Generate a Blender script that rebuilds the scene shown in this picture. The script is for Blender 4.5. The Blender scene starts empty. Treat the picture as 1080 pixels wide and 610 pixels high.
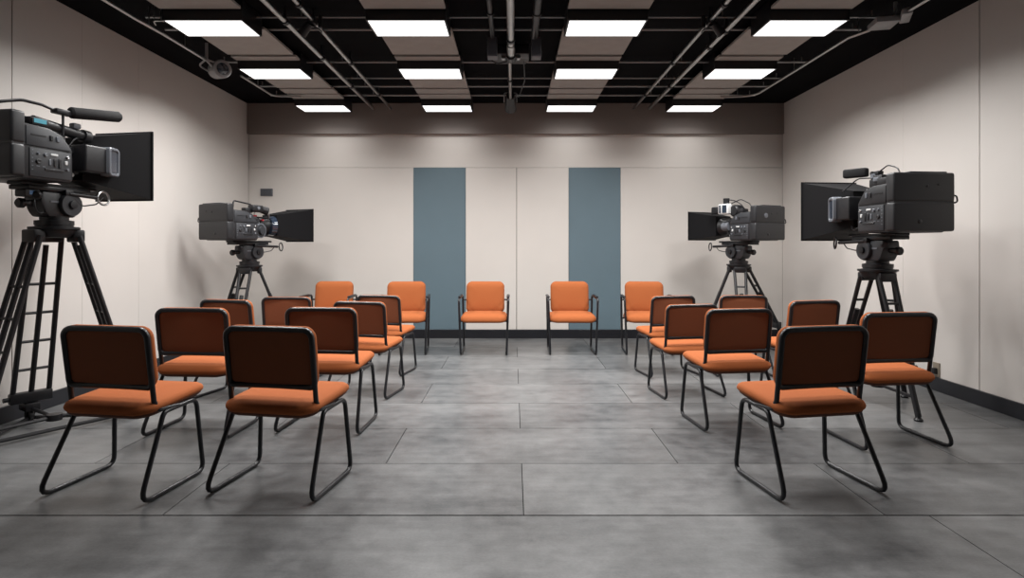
import bpy, bmesh, math, random
from mathutils import Vector, Matrix
random.seed(7)
scn = bpy.context.scene
COL = scn.collection
PI = math.pi
R = math.radians

# ------------------------------------------------------------------ materials
def mat(name, col, rough=0.5, metal=0.0, noise=0.0, nscale=40.0, bump=0.0, spec=0.5, emit=0.0, coat=0.0, stretch=None):
    m = bpy.data.materials.new(name)
    m.use_nodes = True
    nt = m.node_tree
    b = nt.nodes['Principled BSDF']
    b.inputs['Base Color'].default_value = (*col, 1)
    b.inputs['Roughness'].default_value = rough
    b.inputs['Metallic'].default_value = metal
    b.inputs['Specular IOR Level'].default_value = spec
    if coat:
        b.inputs['Coat Weight'].default_value = coat
    if emit:
        b.inputs['Emission Color'].default_value = (1, 1, 1, 1)
        b.inputs['Emission Strength'].default_value = emit
    tc = nt.nodes.new('ShaderNodeTexCoord')
    mp = nt.nodes.new('ShaderNodeMapping')
    if stretch:
        mp.inputs['Scale'].default_value = stretch
    nt.links.new(tc.outputs['Object'], mp.inputs['Vector'])
    n = nt.nodes.new('ShaderNodeTexNoise')
    n.inputs['Scale'].default_value = nscale
    n.inputs['Detail'].default_value = 5
    nt.links.new(mp.outputs['Vector'], n.inputs['Vector'])
    if noise:
        mx = nt.nodes.new('ShaderNodeMix')
        mx.data_type = 'RGBA'
        mx.inputs['A'].default_value = (*[c * (1 - noise) for c in col], 1)
        mx.inputs['B'].default_value = (*[min(1, c * (1 + noise)) for c in col], 1)
        nt.links.new(n.outputs['Fac'], mx.inputs['Factor'])
        nt.links.new(mx.outputs['Result'], b.inputs['Base Color'])
    if bump:
        bp = nt.nodes.new('ShaderNodeBump')
        bp.inputs['Strength'].default_value = bump
        bp.inputs['Distance'].default_value = 0.002
        nt.links.new(n.outputs['Fac'], bp.inputs['Height'])
        nt.links.new(bp.outputs['Normal'], b.inputs['Normal'])
    return m

M = {}
M['orange'] = mat('orange_fabric', (0.36, 0.105, 0.034), 0.88, noise=0.10, nscale=260, bump=0.35, spec=0.2)
M['orange_shaded'] = mat('shaded_orange_fabric', (0.225, 0.078, 0.038), 0.9, noise=0.10, nscale=260, bump=0.3, spec=0.2)  # orange fabric of the chair backs, their shade put into the colour
M['tube'] = mat('black_tube', (0.012, 0.013, 0.016), 0.33, 0.0, noise=0.1)
M['pan'] = mat('black_pan', (0.014, 0.012, 0.011), 0.6)
M['shell'] = mat('brown_seat_shell', (0.10, 0.034, 0.016), 0.8, noise=0.1, nscale=200)
M['cam'] = mat('camera_shell', (0.014, 0.0145, 0.017), 0.46, noise=0.08, nscale=180, bump=0.06)
M['camlight'] = mat('camera_grey_shell', (0.027, 0.029, 0.034), 0.45, noise=0.08, nscale=180, bump=0.06)
M['hood'] = mat('hood_black', (0.004, 0.004, 0.005), 0.75, spec=0.2, noise=0.1)
M['black'] = mat('black_plastic', (0.008, 0.008, 0.010), 0.42, noise=0.1)
M['bezel'] = mat('grey_bezel', (0.13, 0.14, 0.16), 0.4)
M['whitep'] = mat('pale_plastic', (0.62, 0.63, 0.63), 0.4)
M['glass'] = mat('lens_glass', (0.02, 0.03, 0.05), 0.06, spec=0.9, coat=1.0)
M['screen'] = mat('cyan_screen', (0.10, 0.33, 0.42), 0.2)
M['bluelabel'] = mat('blue_label', (0.10, 0.22, 0.45), 0.4)
M['steel'] = mat('steel', (0.45, 0.45, 0.46), 0.28, 1.0, noise=0.1)
M['red'] = mat('red_plastic', (0.35, 0.02, 0.03), 0.4)
M['foam'] = mat('foam', (0.008, 0.008, 0.009), 0.95, noise=0.2, nscale=300, bump=0.6)
M['pipe'] = mat('ceiling_pipe_metal', (0.48, 0.47, 0.46), 0.3, 1.0, noise=0.15, nscale=12)
M['darkpipe'] = mat('dark_pipe', (0.03, 0.03, 0.032), 0.4, 0.3, noise=0.1)
M['bar'] = mat('ceiling_bar', (0.32, 0.32, 0.32), 0.4, 0.5, noise=0.1)
M['ceil'] = mat('black_ceiling', (0.0035, 0.0035, 0.0045), 0.9, noise=0.2, nscale=6, spec=0.08)
M['ceilpanel'] = mat('grey_acoustic_panel', (0.33, 0.31, 0.29), 0.85, noise=0.12, nscale=9, bump=0.1)
M['wall'] = mat('beige_wall', (0.61, 0.575, 0.545), 0.55, noise=0.03, nscale=3, bump=0.02, spec=0.35)
M['wallback'] = mat('beige_back_wall', (0.63, 0.595, 0.56), 0.5, noise=0.03, nscale=3, bump=0.02, spec=0.4)
M['taupe'] = mat('taupe_top_band', (0.23, 0.20, 0.185), 0.45, noise=0.04, nscale=3, spec=0.4)  # top band of the back wall, darker than the wall below
M['blue'] = mat('slate_blue_panel', (0.115, 0.168, 0.200), 0.5, noise=0.05, nscale=4, spec=0.4)
M['base'] = mat('black_baseboard', (0.014, 0.015, 0.019), 0.35, noise=0.1)
M['groove'] = mat('dark_groove', (0.05, 0.045, 0.04), 0.8)
M['grout'] = mat('grout', (0.018, 0.018, 0.018), 0.9)
M['emit'] = mat('light_diffuser', (0.9, 0.9, 0.9), 0.5, emit=1.6)
M['fitting'] = mat('grey_fitting', (0.26, 0.26, 0.265), 0.45, noise=0.1)
M['greybox'] = mat('grey_box', (0.085, 0.09, 0.105), 0.45, noise=0.1)
M['brass'] = mat('outlet_metal', (0.35, 0.30, 0.24), 0.4, 0.6)

def floor_material():
    m = bpy.data.materials.new('concrete_tile'); m.use_nodes = True
    nt = m.node_tree; L = nt.links; N = nt.nodes
    b = N['Principled BSDF']
    tc = N.new('ShaderNodeTexCoord')
    def noise(scale, det=6, rough=0.55, sc=None):
        n = N.new('ShaderNodeTexNoise'); n.inputs['Scale'].default_value = scale
        n.inputs['Detail'].default_value = det; n.inputs['Roughness'].default_value = rough
        if sc:
            mp = N.new('ShaderNodeMapping'); mp.inputs['Scale'].default_value = sc
            L.new(tc.outputs['Object'], mp.inputs['Vector']); L.new(mp.outputs['Vector'], n.inputs['Vector'])
        else:
            L.new(tc.outputs['Object'], n.inputs['Vector'])
        return n
    n1 = noise(1.3, 8, 0.6, (0.8, 1.6, 1)); n2 = noise(9, 8, 0.65); n3 = noise(70, 4, 0.6, (1, 1.6, 1))
    at = N.new('ShaderNodeAttribute'); at.attribute_name = 'tone'
    def mx(a, bb, f):
        q = N.new('ShaderNodeMath'); q.operation = 'MULTIPLY_ADD'
        L.new(a, q.inputs[0]); q.inputs[1].default_value = f
        if isinstance(bb, float): q.inputs[2].default_value = bb
        else: L.new(bb, q.inputs[2])
        return q.outputs[0]
    n4 = noise(4, 7, 0.7, (0.5, 4.0, 1))
    v = mx(n1.outputs['Fac'], -0.60, 0.9)
    v = mx(n4.outputs['Fac'], v, 0.42)
    v = mx(n2.outputs['Fac'], v, 0.62)
    v = mx(n3.outputs['Fac'], v, 0.25)
    v = mx(at.outputs['Fac'], v, 0.08)
    cr = N.new('ShaderNodeValToRGB')
    cr.color_ramp.elements[0].position = 0.18; cr.color_ramp.elements[0].color = (0.042, 0.0435, 0.046, 1)
    cr.color_ramp.elements[1].position = 0.85; cr.color_ramp.elements[1].color = (0.215, 0.217, 0.219, 1)
    L.new(v, cr.inputs['Fac']); L.new(cr.outputs['Color'], b.inputs['Base Color'])
    rr = N.new('ShaderNodeMapRange')
    rr.inputs['To Min'].default_value = 0.26; rr.inputs['To Max'].default_value = 0.46
    L.new(n2.outputs['Fac'], rr.inputs['Value']); L.new(rr.outputs['Result'], b.inputs['Roughness'])
    bp = N.new('ShaderNodeBump'); bp.inputs['Strength'].default_value = 0.12; bp.inputs['Distance'].default_value = 0.003
    L.new(n3.outputs['Fac'], bp.inputs['Height']); L.new(bp.outputs['Normal'], b.inputs['Normal'])
    return m
M['floor'] = floor_material()

# ------------------------------------------------------------------ mesh builder
class MB:
    def __init__(s, xf=None):
        s.bm = bmesh.new(); s.xf = xf or Matrix.Identity(4)
    def _v(s, p): return s.bm.verts.new(s.xf @ Vector(p))
    def box(s, c, size, bev=0.0, seg=2, rot=None):
        t = bmesh.new(); bmesh.ops.create_cube(t, size=1)
        for v in t.verts: v.co = Vector((v.co.x * size[0], v.co.y * size[1], v.co.z * size[2]))
        if bev: bmesh.ops.bevel(t, geom=t.edges[:], offset=bev, segments=seg, profile=0.5, affect='EDGES')
        mtx = Matrix.Translation(c) @ (rot.to_4x4() if rot else Matrix.Identity(4))
        s._merge(t, mtx); return s
    def _merge(s, t, mtx):
        mp = {}
        flip = s.xf.determinant() < 0
        for v in t.verts: mp[v] = s.bm.verts.new(s.xf @ (mtx @ v.co))
        for f in t.faces:
            vs = [mp[v] for v in f.verts]
            if flip: vs.reverse()
            s.bm.faces.new(vs)
        t.free()
    def prism(s, poly, x0, x1, bev=0.0):
        """poly in (y,z), extruded along x"""
        t = bmesh.new()
        a = [t.verts.new((x0, y, z)) for y, z in poly]; b = [t.verts.new((x1, y, z)) for y, z in poly]
        t.faces.new(a); t.faces.new(b[::-1]); n = len(poly)
        for i in range(n): t.faces.new((a[i], b[i], b[(i + 1) % n], a[(i + 1) % n])[::-1])
        bmesh.ops.recalc_face_normals(t, faces=t.faces[:])
        if bev: bmesh.ops.bevel(t, geom=t.edges[:], offset=bev, segments=2, profile=0.5, affect='EDGES')
        s._merge(t, Matrix.Identity(4)); return s
    def loops(s, rings, cap0=True, cap1=True, closed=False):
        vs = [[s._v(p) for p in r] for r in rings]
        n = len(vs[0]); k = len(vs)
        for i in range(k if closed else k - 1):
            a, b = vs[i], vs[(i + 1) % k]
            for j in range(n): s.bm.faces.new((a[j], a[(j + 1) % n], b[(j + 1) % n], b[j]))
        if not closed:
            if cap0: s.bm.faces.new(vs[0][::-1])
            if cap1: s.bm.faces.new(vs[-1])
        return s
    def sweep(s, pts, r, closed=False, seg=10):
        P = [Vector(p) for p in pts]; n = len(P); T = []
        for i in range(n):
            if closed: d = P[(i + 1) % n] - P[i - 1]
            elif i == 0: d = P[1] - P[0]
            elif i == n - 1: d = P[-1] - P[-2]
            else: d = (P[i + 1] - P[i]).normalized() + (P[i] - P[i - 1]).normalized()
            T.append(d.normalized())
        up = Vector((0, 0, 1)) if abs(T[0].z) < 0.9 else Vector((1, 0, 0))
        u = (up - T[0] * up.dot(T[0])).normalized(); rings = []; rr = r if isinstance(r, (list, tuple)) else [r] * n
        us = []
        for i in range(n):
            u = (u - T[i] * u.dot(T[i])).normalized(); us.append(u.copy())
        for i in range(n):
            w = T[i].cross(us[i])
            rings.append([P[i] + (us[i] * math.cos(a) + w * math.sin(a)) * rr[i] for a in [2 * PI * j / seg for j in range(seg)]])
        if closed:   # match the twist of the seam
            best = min(range(seg), key=lambda k: (rings[0][k] - rings[-1][0]).length)
            # twist is zero for planar loops
        return s.loops(rings, closed=closed)
    def tube(s, pts, r, fil=0.0, closed=False, seg=10, fs=5):
        return s.sweep(fillet(pts, fil, closed, fs), r, closed, seg)
    def cyl(s, p0, p1, r0, r1=None, seg=20):
        return s.sweep([p0, p1], [r0, r0 if r1 is None else r1], seg=seg)
    def lathe(s, p0, axis, prof, seg=28):
        """prof: list of (dist along axis, radius)"""
        ax = Vector(axis).normalized(); up = Vector((0, 0, 1)) if abs(ax.z) < .9 else Vector((1, 0, 0))
        u = (up - ax * up.dot(ax)).normalized(); w = ax.cross(u); P = Vector(p0)
        return s.loops([[P + ax * d + (u * math.cos(a) + w * math.sin(a)) * max(r, 1e-4) for a in [2 * PI * j / seg for j in range(seg)]] for d, r in prof])
    def pillow(s, c, w, h, rad, prof, fn, seg=6):
        """stack of rounded rectangles; prof = list of (inset, level); fn(u,v,level)->point"""
        rings = []
        for ins, lv in prof:
            ww, hh = w / 2 - ins, h / 2 - ins; r = max(0.004, min(rad - ins * 0.7, ww, hh)); ring = []
            for cx, cy, a0 in ((ww - r, hh - r, 0), (-ww + r, hh - r, 90), (-ww + r, -hh + r, 180), (ww - r, -hh + r, 270)):
                for k in range(seg + 1):
                    a = R(a0 + 90 * k / seg); ring.append(Vector(c) + Vector(fn(cx + r * math.cos(a), cy + r * math.sin(a), lv)))
            rings.append(ring)
        return s.loops(rings)
    def ring(s, c, axis, rad, r, seg=28):
        ax = Vector(axis).normalized(); up = Vector((0, 0, 1)) if abs(ax.z) < .9 else Vector((1, 0, 0))
        u = (up - ax * up.dot(ax)).normalized(); w = ax.cross(u)
        return s.sweep([Vector(c) + (u * math.cos(a) + w * math.sin(a)) * rad for a in [2 * PI * j / seg for j in range(seg)]], r, True, 8)
    def build(s, name, m, parent=None, sharp=38):
        bmesh.ops.recalc_face_normals(s.bm, faces=s.bm.faces[:])
        me = bpy.data.meshes.new(name); s.bm.to_mesh(me); s.bm.free()
        me.materials.append(m)
        me.polygons.foreach_set('use_smooth', [True] * len(me.polygons))
        me.set_sharp_from_angle(angle=R(sharp))
        o = bpy.data.objects.new(name, me); COL.objects.link(o)
        if parent: o.parent = parent
        return o

def fillet(pts, rad, closed=False, fs=5):
    P = [Vector(p) for p in pts]
    if rad <= 0: return P
    out = []; n = len(P)
    for i in range(n):
        if not closed and i in (0, n - 1): out.append(P[i]); continue
        a, b, c = P[i - 1], P[i], P[(i + 1) % n]
        d1 = (a - b); d2 = (c - b); l1, l2 = d1.length, d2.length; d1.normalize(); d2.normalize()
        ang = d1.angle(d2)
        if ang > PI - 0.05: out.append(b); continue
        t = min(rad / math.tan(ang / 2), l1 * 0.48, l2 * 0.48)
        p1, p2 = b + d1 * t, b + d2 * t
        for k in range(fs + 1):
            f = k / fs
            out.append(p1 * (1 - f) ** 2 + b * 2 * f * (1 - f) + p2 * f ** 2)
    return out

def tag(o, label, cat, group=None):
    o['label'] = label; o['category'] = cat
    if group: o['group'] = group
    return o
def thing(name, label, cat, loc=(0, 0, 0), rz=0.0, group=None, sc=1.0):
    o = bpy.data.objects.new(name, None); COL.objects.link(o)
    o.empty_display_size = 0.2
    o.location = loc; o.rotation_euler = (0, 0, rz); o.scale = (sc, sc, sc)
    return tag(o, label, cat, group)
def dup(root, loc, rz, label, sc=1.0):
    r = root.copy(); COL.objects.link(r); r.location = loc; r.rotation_euler = (0, 0, rz); r.scale = (sc, sc, sc); r['label'] = label
    for ch in list(root.children):
        c = ch.copy(); COL.objects.link(c); c.parent = r
        for g in list(ch.children):
            d = g.copy(); COL.objects.link(d); d.parent = c
    return r
def struct(o): o['kind'] = 'structure'; return o

# ------------------------------------------------------------------ camera
F = 612.0; EYE = 1.25; CX, CY = 541.0, 260.0
cd = bpy.data.cameras.new('camera'); cam = bpy.data.objects.new('camera', cd); COL.objects.link(cam)
cam.location = (0, 0, EYE); cam.rotation_euler = (PI / 2, 0, 0)
cd.sensor_width = 36; cd.lens = F / 1080 * 36; cd.shift_y = (CY - 305) / 1080; cd.shift_x = (540 - CX) / 1080
cd.clip_start = 0.05
scn.camera = cam

# ------------------------------------------------------------------ room
XL, XR, YB, YF, ZC = -3.60, 3.67, 7.90, -2.6, 3.19
m = MB(); m.box(((XL + XR) / 2, (YB + YF) / 2, -0.056), (XR - XL + 0.4, YB - YF + 0.4, 0.10))
struct(m.build('floor_slab', M['grout'])).name = 'floor'
# tiles with joints
rows = [2.694 + 0.6445 * k for k in range(-9, 10)]
TW = 1.68
bmt = bmesh.new(); lay = bmt.loops.layers.float_color.new('tone') if hasattr(bmt.loops.layers, 'float_color') else None
for i, y0 in enumerate(rows):
    y1 = y0 + 0.6445
    k = i - 9
    if y1 < YF or y0 > YB: continue
    off = 0.05 if k % 2 == 0 else -0.73
    if k == -1: off = 0.25
    g = 0.0025; g0 = 0.005 if k == 0 else g; g1 = 0.005 if k == -1 else g
    tw = TW
    if k == -1: off, tw = 1.93, 5.0
    x = off - 4 * tw
    while x < XR:
        xa, xb = max(x + g, XL), min(x + tw - g, XR); ya, yb = max(y0 + g0, YF), min(y1 - g1, YB)
        if xb - xa > 0.02 and yb - ya > 0.02:
            vs = [bmt.verts.new(p) for p in ((xa, ya, 0), (xb, ya, 0), (xb, yb, 0), (xa, yb, 0))]
            lo = [bmt.verts.new((p.co.x, p.co.y, -0.005)) for p in vs]
            t = random.uniform(-1, 1)
            fs = [bmt.faces.new(vs)]
            for q in range(4): fs.append(bmt.faces.new((vs[q], lo[q], lo[(q + 1) % 4], vs[(q + 1) % 4])))
            for f in fs:
                for l in f.loops: l[lay] = (t, t, t, 1)
        x += tw
me = bpy.data.meshes.new('floor_tiles'); bmt.to_mesh(me); bmt.free(); me.materials.append(M['floor'])
ft = bpy.data.objects.new('floor_tiles', me); COL.objects.link(ft); struct(ft); ft.parent = bpy.data.objects['floor']

m = MB(); m.box(((XL + XR) / 2, (YB + YF) / 2, ZC + 0.05), (XR - XL + 0.4, YB - YF + 0.4, 0.1)); struct(m.build('ceiling', M['ceil']))

def side_wall(name, x, sgn, seams):
    """panelled wall with thin vertical joints"""
    bk = MB(); bk.box((x + sgn * 0.08, (YB + YF) / 2, ZC / 2), (0.12, YB - YF + 0.3, ZC)); w = struct(bk.build(name, M['groove']))
    ys = [YF] + seams + [YB]
    p = MB()
    for a, b in zip(ys[:-1], ys[1:]):
        ga = 0.0035 if a in (4.17, 4.565) else 0.0006; gb = 0.0035 if b in (4.17, 4.565) else 0.0006
        p.box((x + sgn * 0.01, (a + ga + b - gb) / 2, ZC / 2), (0.02, b - gb - a - ga, ZC), 0.001, 1)
    q = p.build('wall_panels', M['wall'], w); struct(q)
side_wall('wall_left', XL, -1, [-1.2, 0.6, 2.4, 4.17, 4.85, 5.58])
side_wall('wall_right', XR, 1, [-1.2, 0.6, 2.2, 4.565, 5.46])
m = MB(); m.box((0.03, YF - 0.06, ZC / 2), (XR - XL + 0.4, 0.12, ZC)); struct(m.build('wall_front', M['wall']))
m = MB(); m.box((0.035, YB + 0.09, ZC / 2), (XR - XL + 0.3, 0.12, ZC)); wb = struct(m.build('wall_back', M['groove']))
# lower run of wall panels, top at z 2.32
ZP, ZH = 2.325, 2.775
xs = [XL, -1.355, -0.645, 0.05, 0.76, 1.465, XR]
for i in range(6):
    a, b = xs[i], xs[i + 1]
    m = MB(); m.box(((a + b) / 2, YB + 0.014, ZP / 2 - 0.002), (b - a - (0.006 if i in (2, 3) else 0.003), 0.032, ZP - 0.004), 0.002, 1)
    o = m.build('blue_wall_panel' if i in (1, 4) else 'beige_wall_panel', M['blue'] if i in (1, 4) else M['wallback'], wb); struct(o)
    if i in (1, 4): o['label'] = 'slate blue full-height wall panel'
m = MB(); m.box((0.035, YB + 0.02, (ZP + ZH) / 2), (XR - XL, 0.03, ZH - ZP - 0.001)); struct(m.build('upper_wall_band', M['wallback'], wb))
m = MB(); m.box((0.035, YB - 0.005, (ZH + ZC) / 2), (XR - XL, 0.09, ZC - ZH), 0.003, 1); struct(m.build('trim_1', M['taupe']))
# baseboards
m = MB(); m.box((0.035, YB - 0.012, 0.06), (XR - XL, 0.02, 0.118), 0.003, 1); struct(m.build('baseboard_back', M['base']))
m = MB(); m.box((XL + 0.011, (YB + YF) / 2, 0.06), (0.02, YB - YF - 0.05, 0.118), 0.003, 1); struct(m.build('baseboard_left', M['base']))
m = MB(); m.box((XR - 0.011, (YB + YF) / 2, 0.06), (0.02, YB - YF - 0.05, 0.118), 0.003, 1); struct(m.build('baseboard_right', M['base']))

# ------------------------------------------------------------------ ceiling lights and acoustic panels
LX = [-2.42, -0.835, 0.74, 2.31]
LROW = [(4.53, 4.86), (5.77, 6.10), (7.27, 7.59)]
EXTRA = [(3.20, 3.53)]  # row added out of view above the viewer to light the foreground
POW = 34.0
FAC = [1.0, 1.05, 0.13, 0.36]
SPR = [154, 154, 142, 150]
rown = ['in the row nearest the viewer', 'in the middle row', 'in the row along the back wall']
coln = ['leftmost of four', 'second from the left', 'third from the left', 'rightmost of four']
lamps = []
def lamp(x, ya, yb, par, fac, spr):
    ld = bpy.data.lights.new('panel_lamp', 'AREA'); ld.shape = 'RECTANGLE'; ld.size = 0.57; ld.size_y = yb - ya - 0.03
    ld.energy = POW * fac; ld.color = (1.0, 0.983, 0.962); ld.spread = R(spr)
    lo = bpy.data.objects.new('panel_lamp', ld); COL.objects.link(lo); lo.location = (0, 0, -0.006)
    lo.parent = par
    lamps.append(lo)
for r, (ya, yb) in enumerate(LROW + EXTRA):
    for c, x in enumerate(LX):
        lab = 'glowing white rectangular ceiling light %s, %s' % ((rown + ['added out of view above the viewer'])[r], coln[c])
        t = thing('ceiling_light', lab, 'ceiling light', (x, (ya + yb) / 2, 3.01), 0, 'ceiling light panels')
        d = yb - ya
        m = MB()
        for sx in (-1, 1): m.box((sx * 0.305, 0, 0.085), (0.016, d + 0.03, 0.165), 0.002, 1)
        for sy in (-1, 1): m.box((0, sy * (d / 2 + 0.007), 0.085), (0.60, 0.016, 0.165), 0.002, 1)
        m.box((0, 0, 0.10), (0.60, d, 0.02))
        m.build('housing', M['black'], t)
        m = MB(); m.box((0, 0, 0.006), (0.596, d, 0.008)); m.build('diffuser', M['emit'], t)
        lamp(x, ya, yb, t, FAC[r], SPR[r])
PROW = [(4.02, 4.49, 0), (4.91, 5.56, 0), (5.625, 5.74, 0), (6.14, 6.725, 0), (6.785, 6.975, 0), (7.025, 7.23, 0)]
pname = ['just in front of the near ceiling light', 'the deep one behind the near ceiling light', 'the narrow one before the middle ceiling light',
         'just behind the middle ceiling light', 'midway between the two farther lights', 'just before the far ceiling light']
cname = ['leftmost light strip', 'left-centre light strip', 'right-centre light strip', 'rightmost light strip']
for c, x in enumerate(LX):
    for k, (ya, yb, _) in enumerate(PROW):
        m = MB(); m.box((0, 0, 0.012), (0.63, yb - ya, 0.024), 0.003, 1)
        t = m.build('ceiling_panel', M['ceilpanel']); t.location = (x, (ya + yb) / 2, 3.088)
        tag(t, 'grey acoustic ceiling panel in the %s, %s' % (cname[c], pname[k]), 'ceiling panel', 'grey acoustic ceiling panels')
# carrier rails above the panels, one per strip
for c, x in enumerate(LX):
    m = MB()
    for sx in (-0.2, 0.2): m.box((x + sx, 5.75, 3.145), (0.03, 3.7, 0.064))
    t = m.build('panel_rail', M['black']); struct(t)

# cross bars
ordn = ['nearest of the six', 'second nearest of the six', 'third nearest of the six', 'fourth, behind the middle lights', 'second farthest of the six', 'farthest of the six']
for k, y in enumerate([4.77, 5.04, 5.93, 6.50, 6.83, 7.235]):
    m = MB()
    segs = [(-3.05, -2.76), (-2.09, -1.17), (-0.50, 0.405), (1.075, 1.975), (2.645, 3.05)]
    m.cyl((-3.02, y, 3.135), (3.02, y, 3.135), 0.011 if k in (1, 2, 4, 5) else 0.008, seg=8)
    for xx in (-2.95, -1.74, -0.02, 1.72, 2.95): m.cyl((xx, y, 3.13), (xx, y, 3.20), 0.006, seg=6)
    t = m.build('ceiling_bar', M['bar'])
    tag(t, 'thin dark crossbar spanning the black ceiling, %s' % ordn[k], 'ceiling bar', 'ceiling crossbars')

def run_pipe(x, y0, y1, z, r, label, clampsY, mt='pipe', name='ceiling_pipe'):
    t = thing(name, label, 'pipe', (x, 0, z), 0, 'ceiling pipes')
    m = MB(); m.cyl((0, y0, 0), (0, y1, 0), r, seg=14); m.build('pipe', M[mt], t)
    for y in clampsY:
        m = MB(); m.lathe((0, y - 0.02, 0), (0, 1, 0), [(0, r + 0.001), (0, r + 0.008), (0.04, r + 0.008), (0.04, r + 0.001)], 14)
        m.box((0, y, (ZC - z) / 2 + r / 2), (0.018, 0.02, ZC - z - r))
        m.build('clamp', M['darkpipe'], t)
    return t
run_pipe(-1.845, 3.4, 7.66, 3.075, 0.022, 'grey metal ceiling pipe on the left, next to the leftmost light strip', (4.7, 5.6, 6.6))
run_pipe(-1.625, 3.4, 7.72, 3.085, 0.017, 'thinner grey ceiling pipe on the left carrying a small clamp light', (4.4, 5.8, 7.0))
run_pipe(1.80, 3.4, 7.66, 3.075, 0.022, 'grey metal ceiling pipe on the right, next to the rightmost light strip', (4.9, 5.3, 6.6))
run_pipe(1.605, 3.4, 7.72, 3.085, 0.017, 'thinner grey ceiling pipe on the right carrying a small clamp light', (4.4, 5.8, 7.0))
t = run_pipe(-0.018, 3.4, 5.28, 3.0, 0.031, 'thick shiny metal pipe running down the middle of the ceiling', (4.0, 4.9))
m = MB(); m.lathe((0, 5.02, 0), (0, 1, 0), [(0, 0.031), (0, 0.036), (0.26, 0.036), (0.27, 0.02)], 16); m.build('coupling', M['pipe'], t)
run_pipe(-0.03, 5.55, 7.45, 3.03, 0.018, 'thin metal pipe in the middle of the ceiling beyond the hub', (6.2, 7.0))
run_pipe(-0.175, 3.4, 5.0, 3.06, 0.02, 'dark pipe left of the thick middle ceiling pipe', (4.5,), 'darkpipe')
run_pipe(0.185, 3.4, 5.0, 3.06, 0.03, 'dark pipe right of the thick middle ceiling pipe', (4.5,), 'darkpipe')
for x, lab in ((-0.18, 'left'), (0.205, 'right')):
    t = thing('junction_box', 'dark grey box hanging %s of the middle ceiling pipe' % lab, 'junction box', (x, 5.10, 2.97), 0, 'boxes by the middle pipe')
    m = MB(); m.box((0, 0, 0.02), (0.085, 0.12, 0.17), 0.004); m.build('case', M['greybox'], t)
    m = MB(); m.box((0, -0.0625, 0.02), (0.075, 0.006, 0.155), 0.002, 1); m.build('cover', M['greybox'], t)
    m = MB(); m.cyl((0, 0, 0.10), (0, 0, 0.215), 0.012, seg=10); m.build('stem', M['black'], t)
t = thing('ceiling_hub', 'black clamp hub joining pipes at the middle of the ceiling', 'hub', (-0.02, 5.42, 3.0))
m = MB(); m.box((0, 0, 0.06), (0.34, 0.24, 0.10), 0.01); m.box((0, 0.25, 0.09), (0.30, 0.22, 0.05), 0.006); m.box((0, 0.05, 0.14), (0.06, 0.06, 0.10)); m.build('hub_body', M['black'], t)
m = MB(); m.lathe((0, -0.14, -0.005), (0, 1, 0), [(0, 0.02), (0, 0.045), (0.1, 0.05), (0.16, 0.03)], 16); m.build('collar', M['black'], t)
for sx in (-1, 1):
    m = MB(); m.cyl((sx * 0.07, -0.08, -0.0), (sx * 0.07, -0.02, 0.0), 0.02, seg=12); m.cyl((sx * 0.07, -0.05, 0.0), (sx * 0.07, -0.05, 0.05), 0.012, seg=10); m.build('knob', M['steel'], t)
m = MB(); m.tube([(-0.15, -0.05, 0.06), (-0.22, -0.05, -0.01), (-0.12, -0.02, -0.05), (0.0, -0.05, -0.03)], 0.006, 0.05); m.build('cable', M['black'], t)
m = MB(); m.tube([(0.12, 0.0, 0.03), (0.14, 0.5, -0.06), (0.09, 1.2, -0.04), (0.0, 1.6, 0.03)], 0.005, 0.3); m.build('cable', M['black'], t)
# spotlight at the end of the middle pipe
t = thing('ceiling_spotlight', 'black spotlight hanging at the far end of the middle ceiling pipe', 'spotlight', (-0.03, 7.05, 3.06))
m = MB(); m.box((0, 0, 0), (0.07, 0.08, 0.09), 0.008); m.cyl((0, 0, 0.0), (0, 0, 0.128), 0.012, seg=10); m.build('clamp', M['darkpipe'], t)
m = MB(); m.tube([(-0.075, 0.05, -0.05), (-0.075, 0.02, 0.06), (0.075, 0.02, 0.06), (0.075, 0.05, -0.05)], 0.008, 0.02); m.build('yoke', M['steel'], t)
m = MB(); m.lathe((0, -0.10, 0.0), (0.0, 0.95, -0.25), [(0, 0.02), (0.0, 0.05), (0.12, 0.06), (0.30, 0.07), (0.33, 0.075), (0.33, 0.062), (0.28, 0.05)], 20); m.build('lamp_head', M['black'], t)
# small clamp lights on the outer pipes
for x, side in ((-1.625, 'left'), (1.605, 'right')):
    s = 1 if x < 0 else -1
    t = thing('clamp_light', 'small black clamp light on the thinner %s ceiling pipe' % side, 'clamp light', (x, 4.72, 3.085), 0, 'small clamp lights')
    m = MB(); m.box((0, 0, 0), (0.05, 0.07, 0.06), 0.008); m.cyl((0, 0, 0.11), (0, 0, -0.05), 0.01, seg=8); m.build('clamp', M['darkpipe'], t)
    m = MB(); m.lathe((-s * 0.02, -0.02, -0.03), (-s * 0.6, 0.2, -0.6), [(0, 0.015), (0, 0.03), (0.06, 0.034), (0.11, 0.04), (0.11, 0.03)], 14); m.build('lamp_head', M['black'], t)
    m = MB(); m.tube([(0, 0.03, -0.03), (s * 0.05, 0.06, -0.06), (s * 0.02, 0.15, -0.05), (0, 0.2, 0.0)], 0.005, 0.03); m.build('cable', M['black'], t)
    m = MB(); m.cyl((s * 0.05, 0.02, -0.05), (s * 0.05, 0.02, 0.05), 0.018, seg=10); m.build('handle', M['darkpipe'], t)

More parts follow.
